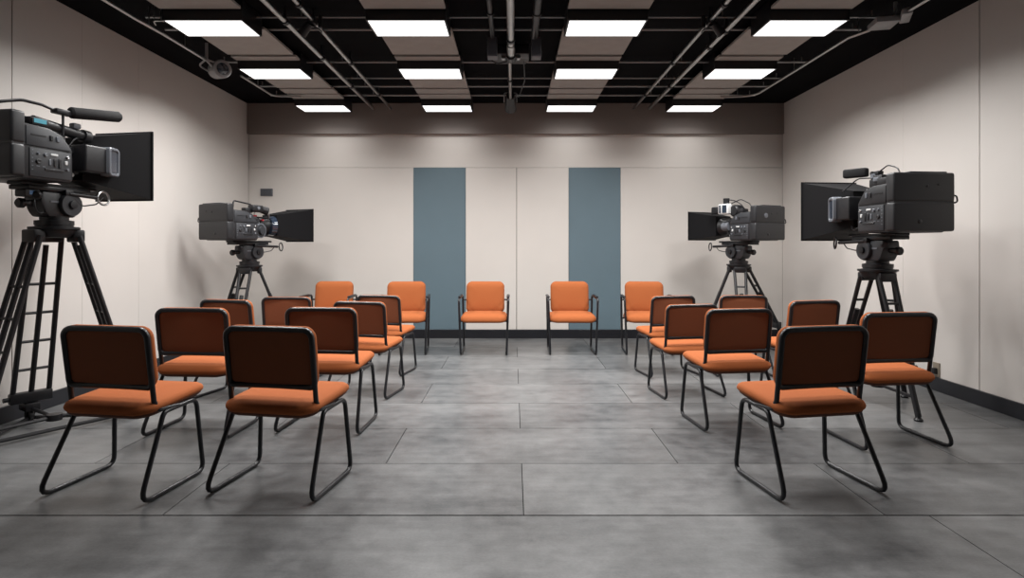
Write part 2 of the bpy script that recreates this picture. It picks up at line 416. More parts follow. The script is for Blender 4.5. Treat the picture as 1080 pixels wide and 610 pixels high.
# side conduits
def conduit(pts, r, label, fil=0.12):
    m = MB(); m.tube(pts, r, fil, seg=10)
    for p, q in zip(pts[:-1], pts[1:]):
        h = (Vector(p) + Vector(q)) / 2
        m.cyl(h, (h.x, h.y, ZC + 0.01), 0.004, seg=6)
    t = m.build('conduit', M['pipe']); tag(t, label, 'conduit', 'ceiling conduits'); return t
conduit([(-2.97, 3.2, 3.04), (-2.965, 4.55, 3.04), (-2.93, 4.85, 3.03), (-2.93, 5.52, 3.03)], 0.013, 'grey conduit running along the left ceiling edge to the round-lensed ceiling camera', 0.15)
conduit([(-2.905, 4.72, 3.052), (-2.88, 4.64, 3.056), (-2.76, 4.66, 3.06)], 0.006, 'thin grey branch conduit from the left conduit to the near left light', 0.05)
conduit([(-2.885, 6.15, 3.06), (-2.885, 6.98, 3.06), (-2.55, 7.02, 3.06)], 0.011, 'grey bent conduit near the back left corner of the ceiling', 0.12)
conduit([(2.95, 4.80, 3.04), (2.89, 5.0, 3.05), (2.89, 6.93, 3.05), (2.50, 7.0, 3.05)], 0.013, 'grey conduit along the right ceiling edge bending to the far right light', 0.2)
conduit([(3.02, 3.2, 3.05), (3.02, 4.42, 3.05)], 0.013, 'grey conduit entering the right ceiling box from the viewer side')
# left ceiling camera in bracket
t = thing('ceiling_camera', 'grey round-lensed camera on a bracket under the left ceiling edge', 'security camera', (-2.87, 5.66, 3.0))
m = MB(); m.lathe((-0.09, 0.10, -0.01), (0.75, -0.62, -0.05), [(0, 0.05), (0.02, 0.078), (0.14, 0.088), (0.17, 0.088), (0.18, 0.08), (0.18, 0.06), (0.165, 0.055)], 26); m.build('body', M['fitting'], t)
m = MB(); m.lathe((0.033, -0.001, -0.018), (0.75, -0.62, -0.05), [(0, 0.062), (0.012, 0.06), (0.02, 0.03), (0.022, 0.0)], 22); m.build('lens', M['glass'], t)
m = MB(); m.tube([(-0.05, -0.14, 0.03), (-0.02, 0.08, -0.08)], 0.011); m.tube([(-0.05, -0.14, 0.03), (-0.17, -0.05, 0.0), (-0.02, 0.06, -0.085)], 0.009, 0.04); m.tube([(-0.05, -0.14, 0.03), (0.02, 0.03, 0.03)], 0.01)
m.cyl((-0.05, -0.13, 0.03), (-0.05, -0.13, 0.188), 0.013, seg=10); m.build('bracket', M['fitting'], t)
# right ceiling box
t = thing('ceiling_box', 'grey angular box on a bracket under the right ceiling edge', 'junction box', (2.97, 4.62, 3.04))
m = MB(); m.box((0.0, 0.03, 0.0), (0.17, 0.20, 0.045), 0.006, 2, Matrix.Rotation(R(-12), 3, 'Z')); m.build('case', M['fitting'], t)
m = MB(); m.box((0.09, -0.10, 0.01), (0.07, 0.22, 0.05), 0.008, 2, Matrix.Rotation(R(-28), 3, 'Z')); m.cyl((0.06, -0.02, 0.0), (0.06, -0.02, 0.15), 0.012, seg=10); m.build('bracket', M['fitting'], t)

# wall fittings
t = thing('wall_plate', 'small dark rectangular plate on the back wall above the far left camera', 'wall plate', (-3.35, YB - 0.003, 1.985))
m = MB(); m.box((0, -0.008, 0), (0.165, 0.02, 0.10), 0.004); m.build('plate', M['greybox'], t)
m = MB()
for k in range(5): m.box((0, -0.0185, -0.03 + k * 0.015), (0.13, 0.002, 0.004))
m.build('grille', M['black'], t)
t = thing('wall_outlet', 'small metal outlet on the right wall just above the baseboard', 'outlet', (XR, 5.02, 0.185))
m = MB(); m.box((-0.006, 0, 0), (0.014, 0.075, 0.12), 0.003); m.build('plate', M['brass'], t)
m = MB(); m.box((-0.025, 0, -0.012), (0.03, 0.04, 0.05), 0.004); m.build('plug', M['black'], t)

# ------------------------------------------------------------------ chairs
def make_side_chair(label):
    t = thing('side_chair', label, 'chair', group='armless orange side chairs')
    r = 0.0122
    for s in (-1, 1):
        m = MB(); m.tube([(s * 0.287, 0.0, r), (s * 0.282, 0.455, r), (s * 0.256, 0.43, 0.415), (s * 0.254, 0.195, 0.405)], r, 0.05, True, 10)
        m.build('leg', M['tube'], t)
    m = MB()
    for y in (0.24, 0.40): m.cyl((-0.254, y, 0.408), (0.254, y, 0.408), 0.009, seg=8)
    m.build('crossbar', M['tube'], t)
    # seat: cushion over a dark pan
    def seatfn(u, v, lv):
        x, y = u, v
        k = 1 - (u / 0.27) ** 2 * 0.35 - (v / 0.26) ** 2 * 0.25
        z = 0.427 + lv * (0.75 + 0.25 * k) + 0.030 * (v / 0.25) * 0.55 + 0.17 * u * u
        if v > 0.14: z -= (v - 0.14) ** 2 * 0.9
        return (x, 0.305 + y, z)
    m = MB(); m.pillow((0, 0, 0), 0.525, 0.47, 0.085, [(0.05, -0.010), (0.012, -0.008), (0.002, 0.004), (0.0, 0.016), (0.006, 0.032), (0.022, 0.045), (0.06, 0.052), (0.13, 0.056), (0.2, 0.058)], seatfn)
    m.build('seat', M['orange'], t, 60)
    def panfn(u, v, lv): return (u, 0.305 + v, 0.420 + lv + 0.030 * (v / 0.25) * 0.55 + 0.17 * u * u)
    m = MB(); m.pillow((0, 0, 0), 0.505, 0.45, 0.08, [(0.06, -0.024), (0.02, -0.020), (0.002, -0.006), (0.0, 0.004), (0.0, 0.012)], panfn); m.build('seat_pan', M['shell'], t, 50)
    # back: leaning plane, z along the back
    def bk(u, v, lv):                      # u across, v up (0 = centre), lv forward
        z = 0.690 + v; lean = (z - 0.43) * -0.135
        return (u, 0.150 + lean + lv + 0.22 * (0.06 - u * u) - 0.0, z)
    m = MB()
    N = 7
    hw, hh, rr = 0.240, 0.149, 0.045
    path = []
    for cx, cy, a0 in ((hw - rr, hh - rr, 0), (-hw + rr, hh - rr, 90), (-hw + rr, -hh + rr * .6, 180), (hw - rr, -hh + rr * .6, 270)):
        q = rr if a0 < 180 else rr * .6
        cx2 = math.copysign(hw - q, cx)
        for k in range(N):
            a = R(a0 + 90 * k / (N - 1)); path.append(Vector(bk(cx2 + q * math.cos(a), cy + q * math.sin(a), 0.0)))
    # insert mid points so the long runs follow the curve
    out = []
    for i, p in enumerate(path):
        out.append(p); q = path[(i + 1) % len(path)]
        if (q - p).length > 0.1:
            for f in (0.2, 0.4, 0.6, 0.8): out.append(p.lerp(q, f) + Vector((0, (0.22 * (0.25 * (q.x - p.x) ** 2) * 4 * f * (1 - f)), 0)))
    m.sweep(out, 0.0150, True, 10)
    for s in (-1, 1):
        a = Vector(bk(s * hw, -0.09, 0.0)); b = Vector(bk(s * hw, -0.22, 0))
        m.tube([a, b, (s * 0.250, 0.160, 0.425), (s * 0.254, 0.30, 0.412)], 0.0128, 0.05)
    m.build('back_frame', M['tube'], t)
    m = MB(); m.pillow((0, 0.0, 0), 0.50, 0.318, 0.058, [(0.02, 0.006), (0.004, 0.010), (0.0, 0.018), (0.0, 0.030), (0.006, 0.042), (0.022, 0.050), (0.06, 0.054), (0.12, 0.056)], lambda u, v, lv: bk(u, v + 0.006, lv)); m.build('backrest', M['orange'], t, 60)
    m = MB(); m.pillow((0, 0, 0), 0.462, 0.284, 0.04, [(0.06, -0.004), (0.012, -0.003), (0.0, 0.0), (0.0, 0.012)], bk); m.build('back_panel', M['orange_shaded'], t, 50)
    return t
A = [ # x, y, yaw deg, scale, label
 (-2.065, 2.815, -9, 0.995, 'leftmost orange side chair, front row, nearest the tripod with rungs'),
 (-1.255, 2.835, -10, 0.99, 'orange side chair seen from behind in the front row, left of the aisle'),
 (-2.135, 3.74, -4, 0.985, 'orange side chair in the second row on the far left of the room'),
 (-1.305, 3.82, -4, 0.98, 'orange side chair in the second row along the left side of the aisle'),
 (-2.36, 4.62, -14, 0.955, 'orange side chair in the third row on the far left, below the far left camera'),
 (-2.115, 5.32, 0, 0.91, 'orange side chair in the fourth row on the far left, before the leftmost armchair'),
 (-1.30, 4.74, -12, 0.925, 'orange side chair in the third row along the left side of the aisle'),
 (-1.335, 5.58, -14, 0.905, 'orange side chair in the fourth row along the left side of the aisle'),
 (1.595, 2.840, 10, 0.99, 'orange side chair seen from behind, front right and largest on the right'),
 (2.425, 3.52, 6, 0.98, 'rightmost orange side chair, second nearest on the right side'),
 (1.575, 3.90, 8, 0.96, 'orange side chair in the second row along the right side of the aisle'),
 (1.50, 4.72, 9, 0.90, 'orange side chair in the third row along the right side of the aisle'),
 (1.565, 5.50, 12, 0.905, 'orange side chair in the fourth row along the right side of the aisle'),
 (2.225, 5.50, 0, 0.91, 'orange side chair below the far right camera, mostly hidden behind the second row chair'),
 (2.49, 4.64, 14, 0.945, 'orange side chair on the right before the large right tripod, near the right wall'),
]
first = None
for x, y, yaw, s, lab in A:
    if first is None:
        first = make_side_chair(lab); first.location = (x, y, 0); first.rotation_euler.z = R(yaw); first.scale = (s, s, s)
    else: dup(first, (x, y, 0), R(yaw), lab, s)

def make_armchair(label):
    t = thing('armchair', label, 'chair', group='orange armchairs along the back wall')
    r = 0.0125
    for s in (-1, 1):
        m = MB(); m.tube([(s * 0.262, 0.02, r), (s * 0.262, 0.47, r), (s * 0.285, 0.455, 0.645), (s * 0.275, 0.03, 0.655)], r, 0.045, True, 10)
        leg = m.build('leg', M['tube'], t)
        m = MB(); m.pillow((s * 0.281, 0.26, 0.657), 0.036, 0.30, 0.016, [(0.004, -0.002), (0, 0.004), (0.0, 0.010), (0.006, 0.016)], lambda u, v, lv: (u, v, lv), 4); m.build('armrest', M['black'], t)
    m = MB()
    for y in (0.10, 0.40): m.cyl((-0.272, y, 0.385), (0.272, y, 0.385), 0.011, seg=8)
    for s in (-1, 1): m.tube([(s * 0.20, 0.12, 0.385), (s * 0.20, 0.05, 0.42), (s * 0.19, 0.0, 0.72)], 0.011, 0.04)
    m.cyl((-0.275, 0.03, 0.60), (0.275, 0.03, 0.60), 0.010, seg=8)
    m.build('seat_frame', M['tube'], t)
    def sf(u, v, lv): 
        z = 0.405 + lv - (0.018 if v > 0.18 else 0) * ((v - 0.18) / 0.07) ** 2 - 0.10 * u * u
        return (u, 0.29 + v, z)
    m = MB(); m.pillow((0, 0, 0), 0.53, 0.49, 0.09, [(0.05, -0.014), (0.012, -0.010), (0.002, 0.004), (0.0, 0.022), (0.006, 0.044), (0.022, 0.060), (0.06, 0.070), (0.13, 0.076), (0.2, 0.078)], sf); m.build('seat', M['orange'], t, 60)
    m = MB(); m.pillow((0, 0, 0), 0.50, 0.46, 0.08, [(0.02, -0.02), (0.0, -0.014), (0.0, -0.002)], sf); m.build('seat_pan', M['pan'], t, 50)
    def bf(u, v, lv):
        return (u * (1 + 0.10 * (0.19 - abs(v)) - 0.12 * max(0, v) * 0.4), 0.055 - (v + 0.2) * 0.13 + lv + 0.25 * u * u - 0.03, 0.635 + v - 1.2 * max(0.0, v) * u * u)
    m = MB(); m.pillow((0, 0, 0), 0.462, 0.385, 0.06, [(0.03, -0.012), (0.008, -0.006), (0.0, 0.010), (0.0, 0.030), (0.008, 0.048), (0.03, 0.062), (0.07, 0.070), (0.13, 0.074)], bf); m.build('backrest', M['orange'], t, 60)
    return t
C = [(-0.336, 7.11, 180, 'orange armchair against the back wall, left of the middle wall seam'),
     (0.690, 7.11, 180, 'orange armchair against the back wall, before the right blue panel'),
     (1.60, 7.10, 176, 'rightmost orange armchair of the back row, at the end of the right aisle chairs'),
     (-1.30, 7.10, 184, 'orange armchair before the left blue panel, at the end of the left aisle chairs'),
     (-2.19, 7.14, 180, 'leftmost orange armchair of the back row, mostly hidden by the chairs before it')]
fa = None
for x, y, yaw, lab in C:
    if fa is None: fa = make_armchair(lab); fa.location = (x, y, 0); fa.rotation_euler.z = R(yaw)
    else: dup(fa, (x, y, 0), R(yaw), lab)

# ------------------------------------------------------------------ tripods
def make_tripod(o, top, heading, feet, label, v, dolly=False, rungs=1, s=1.0):
    """o = axis on the floor, top = height of the tripod crown, feet in world xy; v = +1/-1: side facing the viewer"""
    t = thing('camera_tripod', label, 'tripod', (o[0], o[1], 0), 0, 'camera tripods')
    K = Matrix.Translation((0, 0, top)) @ Matrix.Rotation(heading, 4, 'Z') @ Matrix.Diagonal((s, s, s, 1)) 
    Kv = K @ Matrix.Diagonal((v, 1, 1, 1))
    m = MB(K); m.lathe((0, 0, -0.06), (0, 0, 1), [(0, 0.06), (0, 0.10), (0.03, 0.125), (0.055, 0.135), (0.06, 0.15), (0.075, 0.15), (0.08, 0.11), (0.10, 0.11), (0.105, 0.09)], 30); m.build('crown', M['black'], t)
    for i, (fx, fy) in enumerate(feet):
        d = Vector((fx - o[0], fy - o[1], 0)); L = d.length; d.normalize(); n = Vector((-d.y, d.x, 0))
        ft = Vector((fx - o[0], fy - o[1], 0.10 if dolly else 0.03)); hp = d * (0.125 if dolly else 0.112) * s + Vector((0, 0, top - 0.045))
        mid = hp.lerp(ft, 0.60)
        m = MB()
        wt, wm = (0.085, 0.105) if dolly else (0.06, 0.042)
        mid = hp.lerp(ft, 0.93 if dolly else 0.68)
        for q in (-1, 1): m.sweep([hp + n * q * wt, mid + n * q * wm], 0.0165, seg=10)
        axl = (ft - hp).normalized()
        # middle rail telescoping out to the foot
        lo = hp.lerp(ft, 0.05 if dolly else 0.28)
        m.sweep([lo, ft], 0.0165 if dolly else 0.020, seg=10)
        leg = m.build('leg', M['black'], t)
        m = MB(); m.box(hp, (0.07, 0.16, 0.085) if dolly else (0.052, 0.135, 0.07), 0.012, 2, Matrix.Rotation(math.atan2(d.y, d.x), 3, 'Z')); m.build('leg_hinge', M['black'], leg)
        m = MB(); m.box(mid, (0.06, 2 * wm + 0.035, 0.075), 0.01, 2, Matrix.Rotation(math.atan2(d.y, d.x), 3, 'Z'))
        m.cyl(mid + n * wm, mid + n * (wm + 0.05), 0.016, seg=10); m.build('leg_lock', M['black'], leg)
        for k in range(rungs):
            fr = (0.27 + 0.165 * k) if dolly else (0.2 + 0.3 * k); p = hp.lerp(ft, fr); ww = wt + (wm - wt) * fr / 0.8
            m = MB(); m.cyl(p - n * (ww + 0.012), p + n * (ww + 0.012), 0.010, seg=8); m.build('rung', M['darkpipe'], leg)
        m = MB()
        if dolly:
            m.lathe(Vector((ft.x, ft.y, 0.045)) - n * 0.016, n, [(0, 0.015), (0, 0.038), (0.006, 0.045), (0.026, 0.045), (0.032, 0.038), (0.032, 0.015)], 22)
            m.cyl(Vector((ft.x, ft.y, 0.045)) - n * 0.026, Vector((ft.x, ft.y, 0.045)) + n * 0.026, 0.012, seg=10)
            m.build('caster', M['black'], leg)
            m = MB(); m.box(ft + Vector((0, 0, 0.015)), (0.13, 0.09, 0.06), 0.01, 2, Matrix.Rotation(math.atan2(d.y, d.x), 3, 'Z'))
            for q in (-1, 1): m.box(Vector((ft.x, ft.y, 0.065)) + n * q * 0.024, (0.03, 0.006, 0.07), 0.002, 1, Matrix.Rotation(math.atan2(d.y, d.x), 3, 'Z'))
            m.build('caster_mount', M['black'], leg)
        else:
            m.lathe(Vector((ft.x, ft.y, 0.0)), (0, 0, 1), [(0, 0.028), (0.012, 0.03), (0.025, 0.018), (0.06, 0.014)], 16); m.build('foot', M['black'], leg)
    # spreader: floor level bars (dolly) or a mid-height star
    m = MB()
    zc = 0.16 if not dolly else 0.10
    P = []
    for fx, fy in feet:
        d = Vector((fx - o[0], fy - o[1], 0)); P.append(d * (0.90 if not dolly else 1.0) + Vector((0, 0, zc)))
    for p in P: m.tube([(0, 0, zc), p], 0.012, seg=8)
    m.lathe((0, 0, zc - 0.02), (0, 0, 1), [(0, 0.03), (0, 0.045), (0.04, 0.045), (0.04, 0.03)], 18)
    if dolly:
        for a, b in ((0, 1), (1, 2), (2, 0)):
            m.tube([P[a] + Vector((0, 0, -0.07)), P[b] + Vector((0, 0, -0.07))], 0.013, seg=8)
        for p in P: m.cyl(p, p + Vector((0, 0, -0.085)), 0.013, seg=8)
    m.build('spreader', M['black'], t)
    # fluid head
    m = MB(K); m.lathe((0, 0, 0.03), (0, 0, 1), [(0, 0.10), (0.0, 0.115), (0.03, 0.115), (0.035, 0.085), (0.06, 0.085)], 30); m.build('bowl', M['black'], t)
    m = MB(Kv)
    m.prism([(-0.125, 0.115), (-0.10, 0.085), (0.09, 0.085), (0.12, 0.12), (0.13, 0.20), (0.10, 0.255), (-0.15, 0.255), (-0.16, 0.19)], -0.075, 0.075, 0.012)
    m.build('fluid_head', M['camlight'] if not dolly else M['cam'], t)
    m = MB(Kv)
    m.lathe((0.07, 0.045, 0.175), (1, 0, 0), [(0, 0.05), (0.0, 0.082), (0.022, 0.085), (0.034, 0.078), (0.034, 0.03), (0.03, 0.028)], 30); hd = m.build('tilt_drum', M['camlight'], t)
    m = MB(Kv); m.lathe((0.10, 0.045, 0.175), (1, 0, 0), [(0, 0.02), (0, 0.03), (0.02, 0.028), (0.022, 0.012)], 14); m.build('drum_knob', M['black'], hd)
    m = MB(Kv); m.cyl((0.0, -0.14, 0.175), (0.0, -0.215, 0.17), 0.022, seg=14); m.lathe((0, -0.215, 0.17), (0, -1, 0), [(0, 0.026), (0.01, 0.034), (0.035, 0.034), (0.045, 0.024)], 16); m.build('drag_knob', M['black'], t)
    m = MB(Kv); m.cyl((0.05, -0.16, 0.235), (0.09, -0.20, 0.225), 0.02, seg=12); m.lathe((0.09, -0.20, 0.225), (0.6, -0.7, -0.1), [(0, 0.022), (0.01, 0.03), (0.03, 0.03), (0.038, 0.02)], 14); m.build('lock_knob', M['black'], t)
    m = MB(Kv); m.box((0.078, -0.055, 0.19), (0.004, 0.085, 0.012)); m.build('name_strip', M['bezel'], t)
    m = MB(Kv)
    m.box((0.0, -0.02, 0.278), (0.17, 0.46, 0.03), 0.006); m.box((0.0, 0.0, 0.303), (0.125, 0.56, 0.022), 0.005)
    m.box((0, 0, 0.26), (0.12, 0.2, 0.02), 0.004); m.build('slide_plate', M['black'], t)
    m = MB(Kv); ry = 0.265 if dolly else 0.355
    m.cyl((0.10, 0.02, 0.252), (0.13, ry - 0.045, 0.240), 0.015, seg=12); m.box((0.085, 0.02, 0.258), (0.05, 0.06, 0.04), 0.006); pb = m.build('pan_bar', M['black'], t)
    m = MB(Kv); m.ring((0.137, ry, 0.238), (0.8, 0.35 if not dolly else 0.0, 0.05), 0.050, 0.0075); m.build('ring_handle', M['steel'] if dolly else M['black'], pb)
    m = MB(Kv); m.tube([(0.12, 0.28, 0.25), (0.12, 0.22, 0.19), (0.10, 0.12, 0.17), (0.10, 0.06, 0.22)], 0.005, 0.05); m.build('cable', M['black'], t)
    if dolly:
        m = MB(Kv); m.box((0.052, -0.235, 0.235), (0.09, 0.10, 0.05), 0.008); mm = m.build('control_box', M['black'], t)
        m = MB(Kv); m.box((0.0985, -0.23, 0.238), (0.003, 0.06, 0.028)); m.build('blue_label', M['bluelabel'], mm)
        m = MB(Kv); m.tube([(0.06, -0.2, 0.22), (0.08, -0.21, 0.14), (0.06, -0.17, 0.10), (0.05, -0.1, 0.12)], 0.007, 0.05); m.build('cable', M['black'], t)
    return t

# ------------------------------------------------------------------ cameras
def make_camera(o, zb, heading, v, kind, label, s=1.0, zs=1.0):
    """local: y forward along the lens, x*v side facing the viewer, z up from the base plate"""
    t = thing('studio_camera', label, 'video camera', (o[0], o[1], zb), heading, 'studio cameras', s); t.scale.z = s * zs
    X = Matrix.Diagonal((v, 1, 1, 1))
    H = 0.42
    # rear housing: two shells with a seam
    m = MB(X)
    m.box((0, -0.455, 0.109), (0.50, 0.09, 0.205), 0.018, 3); m.box((0, -0.455, 0.3175), (0.50, 0.09, 0.205), 0.018, 3)
    m.box((0, -0.455, 0.21), (0.485, 0.076, 0.03))
    hs = m.build('rear_housing', M['cam'], t)
    for x, z, r in ((-0.02, 0.325, 0.011), (-0.11, 0.335, 0.006), (0.04, 0.075, 0.017)):
        m = MB(X); m.lathe((x, -0.4995, z), (0, -1, 0), [(0, r), (0.003, r), (0.006, r * 0.7), (0.007, 0.001)], 16)
        m.build('screw_cap', M['black'], hs)
    m = MB(X); m.tube([(-0.245, -0.46, 0.26), (-0.285, -0.47, 0.262), (-0.295, -0.47, 0.215), (-0.245, -0.46, 0.205)], 0.006, 0.02); m.build('loop_bracket', M['black'], hs)
    m = MB(X); m.box((-0.05, -0.45, 0.422), (0.30, 0.06, 0.014), 0.004); m.build('top_cover', M['black'], hs)
    # main body with sloping front shoulder
    m = MB(X)
    m.prism([(-0.415, 0.0), (-0.415, 0.352), (-0.24, 0.345), (-0.15, 0.315), (-0.075, 0.225), (-0.07, 0.02), (-0.09, 0.0)], -0.232, 0.232, 0.01)
    bd = m.build('body', M['cam'], t)
    # side panels facing the viewer
    m = MB(X); m.box((0.2335, -0.235, 0.108), (0.012, 0.285, 0.185), 0.004); pn = m.build('control_panel', M['camlight'], bd)
    m = MB(X); m.prism([(-0.40, 0.212), (-0.40, 0.338), (-0.25, 0.334), (-0.165, 0.308), (-0.095, 0.225), (-0.095, 0.212)], 0.229, 0.239, 0.003); m.build('side_cover', M['camlight'] if kind != 1 else M['cam'], bd)
    # controls: dials, buttons, switches
    for y, z, r, mt in ((-0.325, 0.168, 0.009, 'bezel'), (-0.275, 0.165, 0.012, 'bezel'), (-0.325, 0.115, 0.016, 'black'), (-0.12, 0.168, 0.010, 'steel'), (-0.12, 0.085, 0.010, 'bezel')):
        m = MB(X); m.lathe((0.239, y, z), (1, 0, 0), [(0, r), (0.008, r), (0.011, r * 0.75), (0.009, 0.001)], 14); m.build('dial', M[mt], pn)
    for y, z, w, h, mt in ((-0.215, 0.172, 0.05, 0.014, 'whitep'), (-0.175, 0.12, 0.018, 0.065, 'black'), (-0.21, 0.12, 0.016, 0.05, 'black'), (-0.245, 0.12, 0.014, 0.04, 'bezel'), (-0.215, 0.07, 0.13, 0.014, 'black'), (-0.13, 0.13, 0.018, 0.026, 'whitep')):
        m = MB(X); m.box((0.2415, y, z), (0.008, w, h), 0.002, 1); m.build('switch', M[mt], pn)
    for z in (0.185, 0.16, 0.135, 0.11, 0.085, 0.06):
        m = MB(X); m.box((0.24, -0.362, z), (0.003, 0.010, 0.006)); m.build('marking', M['bezel'], pn)
    for y in (-0.325, -0.285):
        m = MB(X); m.box((0.24, y, 0.085), (0.003, 0.022, 0.005)); m.build('marking', M['bezel'], pn)
    m = MB(X); m.box((0.2395, -0.32, 0.285), (0.005, 0.10, 0.007)); m.build('vent_slot', M['black'], bd)
    for y in (-0.235, -0.19):
        m = MB(X); m.box((0.242, y, 0.28), (0.01, 0.02, 0.036), 0.002, 1); m.build('latch', M['black'] if y < -0.2 else M['bezel'], bd)
    # lens mount and lens
    zl = 0.185
    m = MB(X); m.lathe((0, -0.08, zl), (0, 1, 0), [(0, 0.11), (0.0, 0.135), (0.04, 0.135), (0.045, 0.115), (0.075, 0.115), (0.08, 0.128), (0.11, 0.128), (0.115, 0.10), (0.155, 0.10), (0.16, 0.112), (0.20, 0.112), (0.205, 0.098), (0.30, 0.105), (0.32, 0.118), (0.36, 0.122)], 32)
    ln = m.build('lens', M['black'], t)
    m = MB(X); m.lathe((0, 0.275, zl), (0, 1, 0), [(0, 0.10), (0.01, 0.108), (0.022, 0.07), (0.028, 0.0)], 28); m.build('lens_glass', M['glass'], ln)
    m = MB(X)
    m.lathe((0, 0.03, zl), (0, 1, 0), [(0, 0.112), (0, 0.118), (0.02, 0.118), (0.02, 0.112)], 32); m.build('focus_ring', M['bezel'], ln)
    m = MB(X); m.box((0.115, -0.02, zl - 0.03), (0.045, 0.08, 0.07), 0.01); m.cyl((0.12, 0.0, zl + 0.06), (0.15, 0.0, zl + 0.06), 0.022, seg=14); m.cyl((0.09, 0.05, zl - 0.09), (0.13, 0.05, zl - 0.09), 0.018, seg=12); m.build('lens_motor', M['cam'], ln)
    m = MB(X); m.cyl((0.13, 0.01, zl - 0.115), (0.14, 0.01, zl - 0.115), 0.014, seg=12); m.cyl((0.118, -0.03, zl + 0.10), (0.118, -0.03, zl + 0.16), 0.005, seg=8); m.build('lever', M['steel'], ln)
    for z in (-0.16, 0.13):
        m = MB(X); m.cyl((0.05, -0.08, zl + z * 0.8), (0.05, 0.24, zl + z * 0.8), 0.007, seg=8); m.build('support_rod', M['black'], ln)
    # flared four-sided hood: outer and inner skins
    y0, y1, hz0, hz1, hx1 = [(0.10, 0.60, 0.155, 0.272, 0.26), (0.12, 0.66, 0.145, 0.252, 0.27), (0.30, 0.80, 0.13, 0.212, 0.24), (0.26, 0.66, 0.13, 0.19, 0.24)][kind]
    a, b = (0.13, hz0), (hx1, hz1)
    def rect(y, hx, hz, z): return [(-hx, y, z - hz), (hx, y, z - hz), (hx, y, z + hz), (-hx, y, z + hz)]
    zm = zl + 0.012
    m = MB(X)
    m.loops([rect(y0, a[0], a[1], zm), rect(y1 - 0.012, b[0] - 0.004, b[1] - 0.004, zm + 0.01), rect(y1 - 0.012, b[0] + 0.006, b[1] + 0.006, zm + 0.01), rect(y1, b[0] + 0.006, b[1] + 0.006, zm + 0.01),
             rect(y1, b[0] - 0.008, b[1] - 0.008, zm + 0.01), rect(y0 + 0.014, a[0] - 0.012, a[1] - 0.012, zm)])
    m.build('hood', M['hood'], t, 20)
    # handle, finder and microphone on top
    if kind in (0, 1):
        # side box with grey bezel beside the lens
        zb0, zb1 = (0.085, 0.295) if kind == 0 else (0.10, 0.30)
        m = MB(X); m.box((0.185, 0.11, (zb0 + zb1) / 2), (0.13, 0.20, zb1 - zb0 - 0.02), 0.012, 3); sb = m.build('finder_box', M['black'], t)
        rot = Matrix.Rotation(R(18), 3, 'Z')
        m = MB(X @ Matrix.Translation((0.235, 0.245, (zb0 + zb1) / 2)) @ rot.to_4x4())
        hz = (zb1 - zb0) / 2; hy = 0.07
        m.pillow((0, 0, 0), hy * 2, hz * 2, 0.03, [(0.0, -0.055), (0.0, 0.012), (0.005, 0.018), (0.018, 0.018), (0.022, 0.008), (0.03, 0.006)], lambda u, w, lv: (lv, u, w)); bz = m.build('bezel', M['bezel'], sb)
        m = MB(X @ Matrix.Translation((0.235, 0.245, (zb0 + zb1) / 2)) @ rot.to_4x4()); m.box((0.008, 0.0, 0), (0.006, hy * 2 - 0.05, hz * 2 - 0.05), 0.002, 1); m.build('window', M['glass'], bz)
    if kind == 0:
        m = MB(X); m.box((0.05, -0.33, 0.405), (0.12, 0.30, 0.035), 0.006); m.build('top_deck', M['black'], t)
        m = MB(X); m.cyl((0.12, -0.26, 0.392), (0.12, 0.12, 0.362), 0.042, 0.034, seg=20); m.lathe((0.12, 0.10, 0.364), (0, 1, -0.06), [(0, 0.036), (0, 0.046), (0.05, 0.046), (0.055, 0.03)], 20)
        m.box((0.12, -0.10, 0.35), (0.05, 0.10, 0.06), 0.01); vf = m.build('viewfinder', M['black'], t)
        m = MB(X); m.lathe((0.12, 0.155, 0.360), (0, 1, -0.06), [(0, 0.028), (0.005, 0.026), (0.008, 0.0)], 18); m.build('eyepiece_glass', M['glass'], vf)
        m = MB(X); m.box((0.13, 0.04, 0.42), (0.045, 0.06, 0.04), 0.01); m.build('tally_lamp', M['bezel'], vf)
        m = MB(X); m.box((0.175, -0.255, 0.385), (0.012, 0.115, 0.045), 0.004); m.box((0.13, -0.255, 0.385), (0.08, 0.12, 0.06), 0.006); ds = m.build('display_box', M['black'], t)
        m = MB(X); m.box((0.1825, -0.26, 0.39), (0.004, 0.085, 0.028)); m.build('display', M['screen'], ds)
        m = MB(X); m.cyl((0.16, -0.08, 0.33), (0.16, -0.08, 0.485), 0.008, seg=8); m.box((0.15, -0.075, 0.492), (0.06, 0.13, 0.035), 0.008); mt = m.build('mic_mount', M['black'], t)
        m = MB(X); m.lathe((0.16, -0.03, 0.500), (0.12, 1, 0.13), [(0, 0.012), (0.0, 0.03), (0.012, 0.040), (0.36, 0.040), (0.375, 0.030), (0.378, 0.0)], 24); m.build('microphone', M['foam'], mt)
        m = MB(X); m.tube([(0.15, -0.12, 0.492), (0.15, -0.22, 0.51), (0.13, -0.34, 0.515), (0.08, -0.46, 0.475), (0.02, -0.48, 0.43)], 0.010, 0.1); m.build('cable', M['black'], t)
        m = MB(X); m.tube([(0.12, 0.14, 0.36), (0.13, 0.24, 0.36), (0.15, 0.30, 0.31)], 0.004, 0.06); m.build('cable', M['black'], t)
        m = MB(X); m.tube([(0.13, -0.06, 0.20), (0.15, 0.02, 0.33), (0.13, 0.08, 0.34)], 0.005, 0.05); m.build('cable', M['black'], t)
